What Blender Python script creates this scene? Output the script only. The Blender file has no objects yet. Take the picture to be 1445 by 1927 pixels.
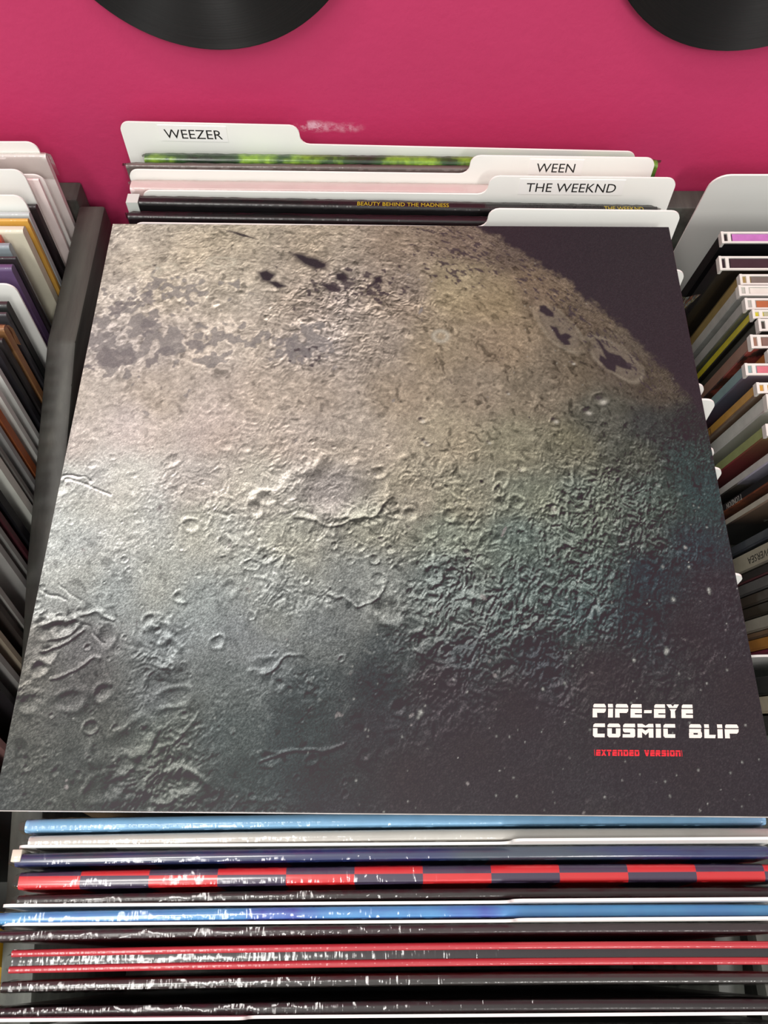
import bpy, bmesh, math, random
import numpy as np
from mathutils import Vector, Matrix

random.seed(5)
SC = bpy.context.scene
COL = SC.collection
PI = math.pi
R = math.radians

# ------------------------------------------------------------------ camera
EYE = 1.30                                   # height of the phone above the shop floor
cam_d = bpy.data.cameras.new('camera'); cam = bpy.data.objects.new('camera', cam_d); COL.objects.link(cam)
cam.location = (0, 0, EYE); cam.rotation_euler = (R(28), 0, 0)
cam_d.sensor_fit = 'HORIZONTAL'; cam_d.sensor_width = 36.0; cam_d.lens = 36.0 * 1564 / 1445
cam_d.clip_start = .02; cam_d.clip_end = 50
SC.camera = cam

# ------------------------------------------------------------------ light
w = bpy.data.worlds.new('shop_interior'); SC.world = w; w.use_nodes = True
bg = w.node_tree.nodes['Background']; bg.inputs[0].default_value = (1, .995, .975, 1); bg.inputs[1].default_value = .73
def area(name, loc, rot, sx, sy, power, col=(1, .975, .94)):
    d = bpy.data.lights.new(name, 'AREA'); d.shape = 'RECTANGLE'; d.size = sx; d.size_y = sy; d.energy = power; d.color = col
    o = bpy.data.objects.new(name, d); COL.objects.link(o); o.location = loc; o.rotation_euler = rot; return o
area('ceiling_tube_light', (-.80, -1.0, 3.0), (0, 0, 0), .35, 1.5, 34)
area('ceiling_lamp', (-.57, .0, 2.95), (0, 0, 0), .55, .16, 12)
area('ceiling_tube_light_far', (.9, -2.7, 3.0), (0, 0, 0), .35, 1.5, 66)
SC.view_settings.view_transform = 'Standard'; SC.view_settings.look = 'None'
SC.view_settings.exposure = 0.0; SC.view_settings.gamma = 1.0; SC.view_settings.use_curve_mapping = False

# ------------------------------------------------------------------ helpers
def srgb(r, g, b):
    f = lambda c: (c / 255 / 12.92) if c <= 10.3 else ((c / 255 + .055) / 1.055) ** 2.4
    return (f(r), f(g), f(b), 1)

def link(o, parent=None, label=None, cat=None, group=None, kind=None):
    COL.objects.link(o)
    if parent: o.parent = parent
    if label: o['label'] = label
    if cat: o['category'] = cat
    if group: o['group'] = group
    if kind: o['kind'] = kind
    return o

def thing(name, label, cat, loc=(0, 0, 0), rot=(0, 0, 0), group=None):
    o = bpy.data.objects.new(name, None); o.empty_display_size = .02
    o.location = loc; o.rotation_euler = rot
    return link(o, None, label, cat, group)

def obj(name, verts, faces, m, parent=None, smooth=None, **kw):
    me = bpy.data.meshes.new(name); me.from_pydata(verts, [], faces); me.update()
    if isinstance(m, (list, tuple)):
        for x in m: me.materials.append(x)
    else: me.materials.append(m)
    bm = bmesh.new(); bm.from_mesh(me); bmesh.ops.recalc_face_normals(bm, faces=bm.faces); bm.to_mesh(me); bm.free()
    if smooth is not None:
        me.polygons.foreach_set('use_smooth', [True] * len(me.polygons)); me.set_sharp_from_angle(angle=R(smooth))
    return link(bpy.data.objects.new(name, me), parent, **kw)

class MB:
    def __init__(s): s.v = []; s.f = []
    def box(s, x0, x1, y0, y1, z0, z1):
        n = len(s.v)
        s.v += [(x0, y0, z0), (x1, y0, z0), (x1, y1, z0), (x0, y1, z0), (x0, y0, z1), (x1, y0, z1), (x1, y1, z1), (x0, y1, z1)]
        s.f += [tuple(n + i for i in q) for q in ((0, 3, 2, 1), (4, 5, 6, 7), (0, 1, 5, 4), (1, 2, 6, 5), (2, 3, 7, 6), (3, 0, 4, 7))]
        return s
    def prism(s, P, axis, a, b):                 # polygon P in the two other axes, from a to b along axis
        n = len(s.v); k = len(P)
        for t in (a, b):
            for p in P: s.v.append((t, p[0], p[1]) if axis == 0 else (p[0], t, p[1]) if axis == 1 else (p[0], p[1], t))
        s.f.append(tuple(n + i for i in range(k))); s.f.append(tuple(n + k + i for i in reversed(range(k))))
        for i in range(k): j = (i + 1) % k; s.f.append((n + i, n + j, n + k + j, n + k + i))
        return s
    def build(s, name, m, parent=None, bevel=0, smooth=None, **kw):
        o = obj(name, s.v, s.f, m, parent, **kw)
        if bevel:
            bm = bmesh.new(); bm.from_mesh(o.data)
            bmesh.ops.bevel(bm, geom=[e for e in bm.edges], offset=bevel, segments=2, affect='EDGES', profile=.5)
            bm.to_mesh(o.data); bm.free()
        if smooth is not None:
            me = o.data; me.polygons.foreach_set('use_smooth', [True] * len(me.polygons)); me.set_sharp_from_angle(angle=R(smooth))
        return o

# ------------------------------------------------------------------ materials
def new_mat(name):
    m = bpy.data.materials.new(name); m.use_nodes = True
    nt = m.node_tree; return m, nt, nt.nodes['Principled BSDF']
def nd(nt, t, **kw):
    n = nt.nodes.new(t)
    for k, v in kw.items(): setattr(n, k, v)
    return n
def coords(nt, scale=(1, 1, 1)):
    tc = nd(nt, 'ShaderNodeTexCoord'); mp = nd(nt, 'ShaderNodeMapping'); mp.inputs['Scale'].default_value = scale
    nt.links.new(tc.outputs['Object'], mp.inputs['Vector']); return mp.outputs['Vector']
def noise(nt, vec, scale, detail=3, rough=.55):
    n = nd(nt, 'ShaderNodeTexNoise'); n.inputs['Scale'].default_value = scale; n.inputs['Detail'].default_value = detail; n.inputs['Roughness'].default_value = rough
    nt.links.new(vec, n.inputs['Vector']); return n.outputs['Fac']
def ramp(nt, fac, stops):
    r = nd(nt, 'ShaderNodeValToRGB'); cr = r.color_ramp
    while len(cr.elements) < len(stops): cr.elements.new(.5)
    for e, (p, c) in zip(cr.elements, stops): e.position = p; e.color = c
    nt.links.new(fac, r.inputs['Fac']); return r.outputs['Color']
def bump(nt, fac, strength, dist, target):
    b = nd(nt, 'ShaderNodeBump'); b.inputs['Strength'].default_value = strength; b.inputs['Distance'].default_value = dist
    nt.links.new(fac, b.inputs['Height']); nt.links.new(b.outputs['Normal'], target)
def tint(c, k): return (min(1, c[0] * k), min(1, c[1] * k), min(1, c[2] * k), 1)

MC = {}
def paper(name, rgb, rough=.55, coat=0., var=.10, scale=60, stretch=(1, 1, 1), spec=.4):
    """card, ink or plastic of one colour with a little mottling"""
    key = (name, rgb, rough, coat, var)
    if key in MC: return MC[key]
    m, nt, b = new_mat(name); c = srgb(*rgb)
    f = noise(nt, coords(nt, stretch), scale, 4)
    nt.links.new(ramp(nt, f, [(.3, tint(c, 1 - var)), (.7, tint(c, 1 + var))]), b.inputs['Base Color'])
    b.inputs['Roughness'].default_value = rough; b.inputs['Specular IOR Level'].default_value = spec
    if coat:
        b.inputs['Coat Weight'].default_value = coat; b.inputs['Coat Roughness'].default_value = .12
        bump(nt, noise(nt, coords(nt, (6, 1, 1)), 45, 2), .25, .002, b.inputs['Coat Normal'])
    MC[key] = m; return m
def blotch(name, stops, scale, stretch=(1, 1, 1), rough=.5, coat=.5, detail=4):
    m, nt, b = new_mat(name)
    nt.links.new(ramp(nt, noise(nt, coords(nt, stretch), scale, detail), [(p, srgb(*c)) for p, c in stops]), b.inputs['Base Color'])
    b.inputs['Roughness'].default_value = rough
    b.inputs['Coat Weight'].default_value = coat; b.inputs['Coat Roughness'].default_value = .1
    return m
def zramp(name, axis, stops, rough=.5, coat=.3, wob=.004):
    """printed artwork that changes along one axis of the object (metres)"""
    m, nt, b = new_mat(name); v = coords(nt)
    sp = nd(nt, 'ShaderNodeSeparateXYZ'); nt.links.new(v, sp.inputs[0])
    n = noise(nt, v, 120, 3); a = nd(nt, 'ShaderNodeMath', operation='MULTIPLY_ADD'); a.inputs[1].default_value = wob
    nt.links.new(n, a.inputs[0]); nt.links.new(sp.outputs[axis], a.inputs[2])
    lo, hi = stops[0][0], stops[-1][0]
    mr = nd(nt, 'ShaderNodeMapRange'); mr.inputs['From Min'].default_value = lo; mr.inputs['From Max'].default_value = hi
    nt.links.new(a.outputs[0], mr.inputs['Value'])
    nt.links.new(ramp(nt, mr.outputs['Result'], [((p - lo) / (hi - lo), srgb(*c)) for p, c in stops]), b.inputs['Base Color'])
    b.inputs['Roughness'].default_value = rough; b.inputs['Coat Weight'].default_value = coat; b.inputs['Coat Roughness'].default_value = .12
    return m
def film_mat():
    m, nt, b = new_mat('clear_film'); out = nt.nodes['Material Output']; nt.nodes.remove(b)
    t = nd(nt, 'ShaderNodeBsdfTransparent'); t.inputs[0].default_value = (.96, .96, .95, 1)
    g = nd(nt, 'ShaderNodeBsdfGlossy'); g.inputs['Roughness'].default_value = .08; g.inputs[0].default_value = (1, 1, 1, 1)
    lw = nd(nt, 'ShaderNodeLayerWeight'); lw.inputs[0].default_value = .25
    ad = nd(nt, 'ShaderNodeMath', operation='MULTIPLY_ADD'); ad.inputs[1].default_value = .8; ad.inputs[2].default_value = .004; nt.links.new(lw.outputs['Fresnel'], ad.inputs[0])
    bump(nt, noise(nt, coords(nt, (5, 1, 1)), 70, 2), .25, .002, g.inputs['Normal'])
    mx = nd(nt, 'ShaderNodeMixShader'); nt.links.new(ad.outputs[0], mx.inputs[0]); nt.links.new(t.outputs[0], mx.inputs[1]); nt.links.new(g.outputs[0], mx.inputs[2])
    nt.links.new(mx.outputs[0], out.inputs['Surface']); return m
FILM = film_mat()
CARD = paper('white_plastic_card', (246, 246, 240), .42, 0, .01, 30)
STICK = paper('label_paper', (247, 246, 242), .5, 0, .015, 60)
BLACKINK = paper('black_ink', (34, 34, 34), .5, 0, .05)
CLEARW = paper('milky_case_plastic', (222, 220, 212), .25, 0, .05, 90)

def wall_mat():
    m, nt, b = new_mat('magenta_wall_paint'); v = coords(nt)
    base = ramp(nt, noise(nt, v, 5, 5), [(.3, srgb(190, 56, 100)), (.7, srgb(199, 60, 106))])
    # a chalky scuff and a few faint rubs near it
    def spot(x, z, sx, sz):
        mp = nd(nt, 'ShaderNodeMapping'); mp.inputs['Location'].default_value = (-x / sx, 0, -z / sz); mp.inputs['Scale'].default_value = (1 / sx, 0, 1 / sz)
        tc = nd(nt, 'ShaderNodeTexCoord'); nt.links.new(tc.outputs['Object'], mp.inputs['Vector'])
        ln = nd(nt, 'ShaderNodeVectorMath', operation='LENGTH'); nt.links.new(mp.outputs[0], ln.inputs[0])
        r = nd(nt, 'ShaderNodeMapRange'); r.inputs['From Min'].default_value = 1; r.inputs['From Max'].default_value = .2; nt.links.new(ln.outputs['Value'], r.inputs['Value']); return r.outputs['Result']
    n = noise(nt, v, 170, 5, .7)
    acc = None
    for x, z, sx, sz, k in ((-.0432, EYE - .3526, .016, .0050, 1.5), (-.0230, EYE - .3534, .012, .0045, .8)):
        s = spot(x, z, sx, sz); a = nd(nt, 'ShaderNodeMath', operation='MULTIPLY'); a.inputs[1].default_value = k; nt.links.new(s, a.inputs[0])
        if acc is None: acc = a.outputs[0]
        else:
            q = nd(nt, 'ShaderNodeMath', operation='ADD'); nt.links.new(acc, q.inputs[0]); nt.links.new(a.outputs[0], q.inputs[1]); acc = q.outputs[0]
    th = nd(nt, 'ShaderNodeMapRange'); th.inputs['From Min'].default_value = .42; th.inputs['From Max'].default_value = .66; nt.links.new(n, th.inputs['Value'])
    mu = nd(nt, 'ShaderNodeMath', operation='MULTIPLY'); nt.links.new(th.outputs[0], mu.inputs[0]); nt.links.new(acc, mu.inputs[1])
    mx = nd(nt, 'ShaderNodeMix', data_type='RGBA'); nt.links.new(mu.outputs[0], mx.inputs[0]); nt.links.new(base, mx.inputs[6]); mx.inputs[7].default_value = srgb(232, 190, 204)
    nt.links.new(mx.outputs[2], b.inputs['Base Color'])
    b.inputs['Roughness'].default_value = .5; b.inputs['Specular IOR Level'].default_value = .35
    bump(nt, noise(nt, v, 160, 3), .12, .002, b.inputs['Normal'])
    return m
def wood_black():
    m, nt, b = new_mat('black_stained_wood'); v = coords(nt, (1, .12, 1))
    f = noise(nt, v, 90, 6, .6)
    nt.links.new(ramp(nt, f, [(.3, srgb(52, 54, 50)), (.62, srgb(80, 83, 76)), (.8, srgb(104, 106, 96))]), b.inputs['Base Color'])
    b.inputs['Roughness'].default_value = .5; bump(nt, f, .15, .001, b.inputs['Normal']); return m

# ------------------------------------------------------------------ room
WALL_Y = .466
MB().box(-2.5, 2.5, WALL_Y, WALL_Y + .12, 0, 3.1).build('wall_back', wall_mat(), kind='structure')
fl, nt_, b_ = new_mat('grey_vinyl_floor')
nt_.links.new(ramp(nt_, noise(nt_, coords(nt_), 8, 6), [(.3, srgb(92, 88, 84)), (.7, srgb(112, 108, 102))]), b_.inputs['Base Color']); b_.inputs['Roughness'].default_value = .45
MB().box(-2.5, 2.5, -3.0, WALL_Y, -.1, 0).build('floor', fl, kind='structure')

# ------------------------------------------------------------------ record bin
WOOD = wood_black()
def Z(z): return EYE + z
def floor_z(y): return -.664 - (.43 - y) * .06           # sloping bin bottom
bin_ = thing('record_bin', 'black stained wooden record bin with low partitions against the pink wall', 'record bin', (0, .19, 0))
def part(name, mb, bevel=.0012):
    mb.v = [(x, y - .19, z) for x, y, z in mb.v]
    return mb.build(name, WOOD, bin_, bevel, 40)
side = [(.446, -.398), (.33, -.399), (.303, -.4066), (.1965, -.437), (.1394, -.458), (.05, -.489), (-.085, -.536)]
def side_poly(dz=0): return [(-.085, Z(-.76))] + [(.446, Z(-.76))] + [(y, Z(z + dz)) for y, z in side]
part('partition', MB().prism(side_poly(), 0, -.206, -.188), .002)
part('partition', MB().prism([(-.085, Z(-.76)), (.446, Z(-.76)), (.446, Z(-.472)), (.15, Z(-.476)), (-.085, Z(-.54))], 0, .182, .197), .002)
part('side_panel', MB().prism(side_poly(), 0, -.555, -.537), .002)
part('side_panel', MB().prism(side_poly(), 0, .372, .390), .002)
part('back_panel', MB().box(-.555, -.206, .4465, .4645, Z(-.76), Z(-.394)), .002)
part('back_panel', MB().box(-.206, .168, .4465, .4645, Z(-.76), Z(-.480)), .002)
part('back_panel', MB().box(.168, .390, .4465, .4645, Z(-.76), Z(-.401)), .002)
part('front_panel', MB().box(-.555, .390, -.103, -.0855, Z(-.76), Z(-.53)), .002)
for x0, x1 in ((-.5365, -.2065), (-.1875, .1815)):
    part('bin_bottom', MB().prism([(-.085, Z(floor_z(-.085))), (-.085, Z(floor_z(-.085) - .012)), (.446, Z(floor_z(.446) - .012)), (.446, Z(floor_z(.446)))], 0, x0, x1), 0)
part('raised_shelf', MB().box(.1975, .3715, -.085, .446, Z(-.5075), Z(-.4955)), 0)
part('base_cabinet', MB().box(-.54, .375, -.07, .455, .0, Z(-.761)), .002)

# ------------------------------------------------------------------ record sleeves
def sleeve_mesh(wd, h, t, bend=(0, 0), rnd=.42, seg=14):
    """upright jacket: x across, y through (-y to the viewer), z up from its foot; rounded top edge, slightly warped"""
    r = min(t * rnd, .0022); prof = [(-t / 2, 0), (-t / 2, h * .5)]
    for i in range(5): a = PI - i * PI / 8; prof.append((-t / 2 + r + r * math.cos(a), h - r + r * math.sin(a)))
    for i in range(5): a = PI / 2 - i * PI / 8; prof.append((t / 2 - r + r * math.cos(a), h - r + r * math.sin(a)))
    prof += [(t / 2, h * .5), (t / 2, 0)]
    k = len(prof); V = []; F = []
    for s in range(seg + 1):
        q = s / seg * 2 - 1; x = q * wd / 2; ex = 1 if abs(q) < .999 else .93
        for (y, z) in prof: V.append((x, y * ex + bend[0] * q + bend[1] * q * q * (z / h), z))
    for s in range(seg):
        for i in range(k):
            j = (i + 1) % k; F.append((s * k + i, s * k + j, (s + 1) * k + j, (s + 1) * k + i))
    F.append(tuple(range(k))); F.append(tuple(seg * k + i for i in reversed(range(k))))
    return V, F

def wrap_mesh(wd, h, t, bend, seed, over=.0025, drop=.016):
    """loose clear film over the top edge of a sleeve"""
    rg = random.Random(seed); seg = 110; V = []; F = []; K = 7
    for s in range(seg + 1):
        q = s / seg * 2 - 1; x = q * (wd / 2 + over)
        e = max(0, abs(q) - .965) / .035; pinch = 1 - .35 * e; g = .00035 + .0004 * e
        j = lambda a: rg.uniform(-a, a)
        a = .00021 + .0006 * e
        pr = [(-t / 2 - g, h - drop), (-t / 2 - g + j(a), h - .003), (-(t / 2) * .8, h + g * .6 + j(a)), (j(a), h + g + j(a) * .8), ((t / 2) * .8, h + g * .6 + j(a)), (t / 2 + g + j(a), h - .003), (t / 2 + g, h - drop)]
        for y, z in pr: V.append((x + j(.0004), y * pinch + bend[0] * q + bend[1] * q * q, z - .0012 * e))
    for s in range(seg):
        for i in range(K - 1): F.append((s * K + i, s * K + i + 1, (s + 1) * K + i + 1, (s + 1) * K + i))
    return V, F

def record(xc, ytop, lean, t, m, label, group, h=.315, wd=.315, bend=(0, 0), yaw=0, wrap=None, name='record_sleeve', ztop=None, extra=None):
    """lean > 0: top tips towards the wall; ytop = y of the middle of the top edge"""
    a = R(lean); yb = ytop - h * math.sin(a); zb = floor_z(yb - t / 2) + .0008
    if ztop is not None: h = (ztop - zb) / math.cos(a)
    V, F = sleeve_mesh(wd, h, t, bend)
    rot = (-a, 0, R(yaw)); loc = (xc, yb, Z(zb))
    if wrap is None and extra is None:
        o = obj(name, V, F, m, smooth=35, label=label, cat='record', group=group); o.location = loc; o.rotation_euler = rot; return o
    root = thing(name, label, 'record', loc, rot, group)
    obj('jacket', V, F, m, root, smooth=35)
    if wrap is not None:
        V, F = wrap_mesh(wd, h, t, bend, wrap); obj('shrink_wrap', V, F, FILM, root, smooth=50)
    if extra: extra(root, h, t)
    return root

# ------------------------------------------------------------------ tabbed divider cards
def arc(cx, cz, r, a0, a1, n=6): return [(cx + r * math.cos(a0 + (a1 - a0) * i / n), cz + r * math.sin(a0 + (a1 - a0) * i / n)) for i in range(n + 1)]
def card_outline(wd, h, tab, th, r=.006):
    """front outline, x centred; tab = (x0,x1) of the raised index tab, or None"""
    P = [(-wd / 2, 0), (wd / 2, 0)]
    rt = lambda x, z: arc(x - r, z - r, r, 0, PI / 2); lt = lambda x, z: arc(x + r, z - r, r, PI / 2, PI)
    k = min(.45 * th, r)
    if tab is None: P += rt(wd / 2, h) + lt(-wd / 2, h)
    else:
        a, b = tab
        if b >= wd / 2 - 1e-6: P += rt(wd / 2, h + th)
        else: P += rt(wd / 2, h) + arc(b + k, h + k, k, -PI / 2, -PI, 4) + arc(b - k, h + th - k, k, 0, PI / 2, 4)
        if a <= -wd / 2 + 1e-6: P += lt(-wd / 2, h + th)
        else: P += arc(a + k, h + th - k, k, PI / 2, PI, 4) + arc(a - k, h + k, k, 0, -PI / 2, 4) + lt(-wd / 2, h)
    return P
def card(xc, ytop, lean, label, group, tab=None, th=.013, wd=.318, h=.315, yaw=0, ztop=None, text=None, t=.0011, base=None):
    a = R(lean); yb = ytop - h * math.sin(a); zb = (floor_z(yb) if base is None else base) + .0006
    if ztop is not None: h = (ztop - zb) / math.cos(a) - (th if tab else 0)
    P = card_outline(wd, h, tab, th)
    mb = MB().prism(P, 1, -t / 2, t / 2)
    loc = (xc, yb, Z(zb)); rot = (-a, 0, R(yaw))
    if not text:
        o = mb.build('divider_card', CARD, smooth=30, label=label, cat='divider card', group=group); o.location = loc; o.rotation_euler = rot; return o
    root = thing('divider_card', label, 'divider card', loc, rot, group)
    mb.build('card', CARD, root, smooth=30)
    s, tx, size, sw, dz = text
    z0 = h + th - dz
    st = MB().box(tx - sw / 2, tx + sw / 2, -t / 2 - .00025, -t / 2, z0 - .0052, z0 + .0056).build('label_sticker', STICK, root, label='white paper label')
    tm = text_mesh(s, size, BLACKINK, 'lettering', st, height=.0062)
    tm.location = (tx, -t / 2 - .00028, z0 - .0003); tm.rotation_euler = (PI / 2, 0, 0)
    return root

def text_mesh(s, width, m, name, parent, depth=.00004, height=None, shear=0.):
    """lettering centred on its origin in the xy plane; width in metres"""
    cu = bpy.data.curves.new('t', 'FONT'); cu.body = s; cu.align_x = 'CENTER'; cu.align_y = 'CENTER'; cu.size = 1; cu.shear = shear; cu.resolution_u = 3
    tmp = bpy.data.objects.new('t', cu); COL.objects.link(tmp)
    dg = bpy.context.evaluated_depsgraph_get(); me = bpy.data.meshes.new_from_object(tmp.evaluated_get(dg))
    bpy.data.objects.remove(tmp); bpy.data.curves.remove(cu)
    xs = [v.co.x for v in me.vertices]; ys = [v.co.y for v in me.vertices]
    k = width / (max(xs) - min(xs)); ky = k if height is None else height / (max(ys) - min(ys))
    cx, cy = (max(xs) + min(xs)) / 2, (max(ys) + min(ys)) / 2
    bm = bmesh.new(); bm.from_mesh(me)
    for v in bm.verts: v.co = Vector(((v.co.x - cx) * k, (v.co.y - cy) * ky, 0))
    g = bmesh.ops.extrude_face_region(bm, geom=list(bm.faces)); bmesh.ops.translate(bm, vec=(0, 0, depth), verts=[e for e in g['geom'] if isinstance(e, bmesh.types.BMVert)])
    bmesh.ops.recalc_face_normals(bm, faces=bm.faces); bm.to_mesh(me); bm.free()
    me.name = name; me.materials.clear(); me.materials.append(m)
    return link(bpy.data.objects.new(name, me), parent)

# ------------------------------------------------------------------ the big sleeve lying on top
S = .316; TH = .0034
hero = thing('album_sleeve', 'large square album sleeve printed with a cratered moon, lying on top of the records', 'album sleeve', (.0024, .2073, Z(-.345)), (R(1.8), 0, R(-.45)))
EDGE = paper('black_sleeve_board', (44, 42, 44), .35, .3, .1, 80)
MB().box(-S / 2, S / 2, -S / 2, S / 2, -TH, 0).build('sleeve_body', EDGE, hero, .0007, 40)
lip = paper('painted_edge_highlight', (196, 194, 188), .3, .2, .25, 60, (1, 1, 1))  # gleam of the overhead light on the front edge, painted as a pale strip
MB().box(-S / 2 + .001, S / 2 - .001, -S / 2 - .00012, -S / 2 + .0002, -.0011, -.0003).build('edge_highlight', lip, hero, label='painted highlight, a pale line along the front edge')
CTRL = '''0.018 0.027 188 175 160 0.5;0.192 0.038 178 164 147 0.5;0.379 0.036 165 150 134 0.5;0.521 0.041 142 126 111 0.7;0.634 0.033 122 106 94 0.8;0.716 0.069 104 91 82 0.8;0.017 0.159 188 176 163 0.45;0.11 0.147 182 169 154 0.45;0.218 0.146 178 166 152 0.5;0.382 0.167 158 144 132 0.6;0.518 0.155 146 131 117 0.65;0.61 0.142 152 137 112 0.5;0.682 0.165 146 130 107 0.4;0.757 0.141 120 104 90 0.6;0.825 0.186 102 90 80 0.6;0.01 0.27 172 161 152 0.4;0.122 0.259 172 160 150 0.45;0.236 0.269 178 165 152 0.5;0.384 0.267 160 148 138 0.65;0.472 0.256 152 139 126 0.65;0.578 0.266 150 135 115 0.6;0.692 0.265 140 124 106 0.5;0.785 0.307 112 101 88 0.6;0.865 0.296 100 89 79 0.4;0.929 0.337 88 79 70 0.4;0.002 0.364 188 176 163 0.3;0.133 0.363 180 166 152 0.35;0.259 0.362 180 165 151 0.35;0.387 0.362 166 152 138 0.5;0.514 0.361 152 138 122 0.5;0.642 0.36 140 127 111 0.6;0.728 0.359 122 112 99 0.6;0.834 0.399 90 88 80 0.5;0.916 0.418 68 68 66 0.5;0.975 0.418 58 58 58 0.4;0.003 0.452 200 188 177 0.25;0.107 0.433 204 190 180 0.2;0.222 0.432 192 176 164 0.25;0.347 0.441 180 166 152 0.35;0.471 0.45 168 156 142 0.45;0.595 0.449 156 145 126 0.55;0.694 0.458 138 132 112 0.5;0.784 0.467 112 108 92 0.5;0.874 0.476 84 84 76 0.45;0.964 0.485 64 72 70 0.4;-0.0 0.536 206 205 194 0.25;0.093 0.517 208 205 196 0.2;0.213 0.517 188 180 172 0.25;0.31 0.534 186 180 168 0.35;0.415 0.543 160 152 144 0.25;0.527 0.542 154 146 130 0.5;0.615 0.542 138 134 118 0.6;0.711 0.551 118 120 106 0.6;0.791 0.55 100 104 94 0.7;0.888 0.55 82 88 82 0.8;0.978 0.54 66 76 76 0.45;0.004 0.614 198 200 191 0.3;0.119 0.605 192 192 184 0.3;0.236 0.605 180 179 168 0.35;0.353 0.613 166 164 150 0.45;0.47 0.604 148 146 132 0.5;0.587 0.612 124 128 116 0.6;0.689 0.621 104 112 104 0.6;0.783 0.62 92 98 90 0.9;0.877 0.62 76 80 76 0.9;0.947 0.628 60 66 70 0.4;0.005 0.664 186 188 181 0.45;0.165 0.672 172 174 167 0.35;0.317 0.672 152 154 147 0.4;0.47 0.671 134 136 130 0.6;0.584 0.679 106 112 108 0.9;0.699 0.679 92 100 97 0.9;0.791 0.679 84 92 88 1.0;0.877 0.67 60 66 70 0.4;0.967 0.686 68 61 63 0.1;0.003 0.72 158 160 154 0.6;0.111 0.72 156 160 155 0.5;0.231 0.728 148 153 149 0.3;0.357 0.72 140 143 138 0.35;0.469 0.728 120 122 118 0.6;0.582 0.735 98 103 99 1.0;0.679 0.735 82 89 86 1.0;0.77 0.727 74 82 82 1.0;0.846 0.727 56 60 62 0.6;0.932 0.75 68 61 63 0.1;0.001 0.774 122 119 112 0.8;0.089 0.782 108 106 104 0.9;0.191 0.782 126 130 128 0.5;0.308 0.782 126 129 127 0.3;0.41 0.782 108 111 109 0.4;0.498 0.789 76 79 79 0.6;0.601 0.781 68 70 71 0.8;0.704 0.789 60 60 62 0.7;0.797 0.811 68 61 63 0.1;0.003 0.826 112 109 101 0.8;0.091 0.841 88 86 84 0.55;0.183 0.841 102 104 102 0.6;0.289 0.833 104 108 106 0.25;0.397 0.841 80 84 84 0.4;0.483 0.841 60 61 63 0.4;0.577 0.841 66 60 62 0.4;0.682 0.869 68 60 62 0.0;0.007 0.89 96 95 89 0.55;0.098 0.897 86 86 81 0.45;0.203 0.897 90 93 88 0.35;0.293 0.897 82 87 86 0.25;0.384 0.897 66 70 70 0.4;0.482 0.904 66 62 64 0.3;0.607 0.924 68 60 62 0;0.01 0.944 82 82 78 0.45;0.106 0.951 78 79 76 0.45;0.216 0.957 80 82 78 0.45;0.317 0.951 70 74 73 0.25;0.413 0.958 58 59 60 0.3;0.536 0.964 68 60 62 0;0.012 0.992 80 81 79 0.35;0.166 0.993 70 71 70 0.4;0.3 0.993 64 65 65 0.4;0.434 0.993 66 61 63 0.2;0.671 0.99 68 60 62 0;0.883 0.945 68 60 62 0;0.996 0.84 68 60 62 0;0.974 0.978 68 60 62 0;0.819 0.911 68 60 62 0'''
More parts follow.
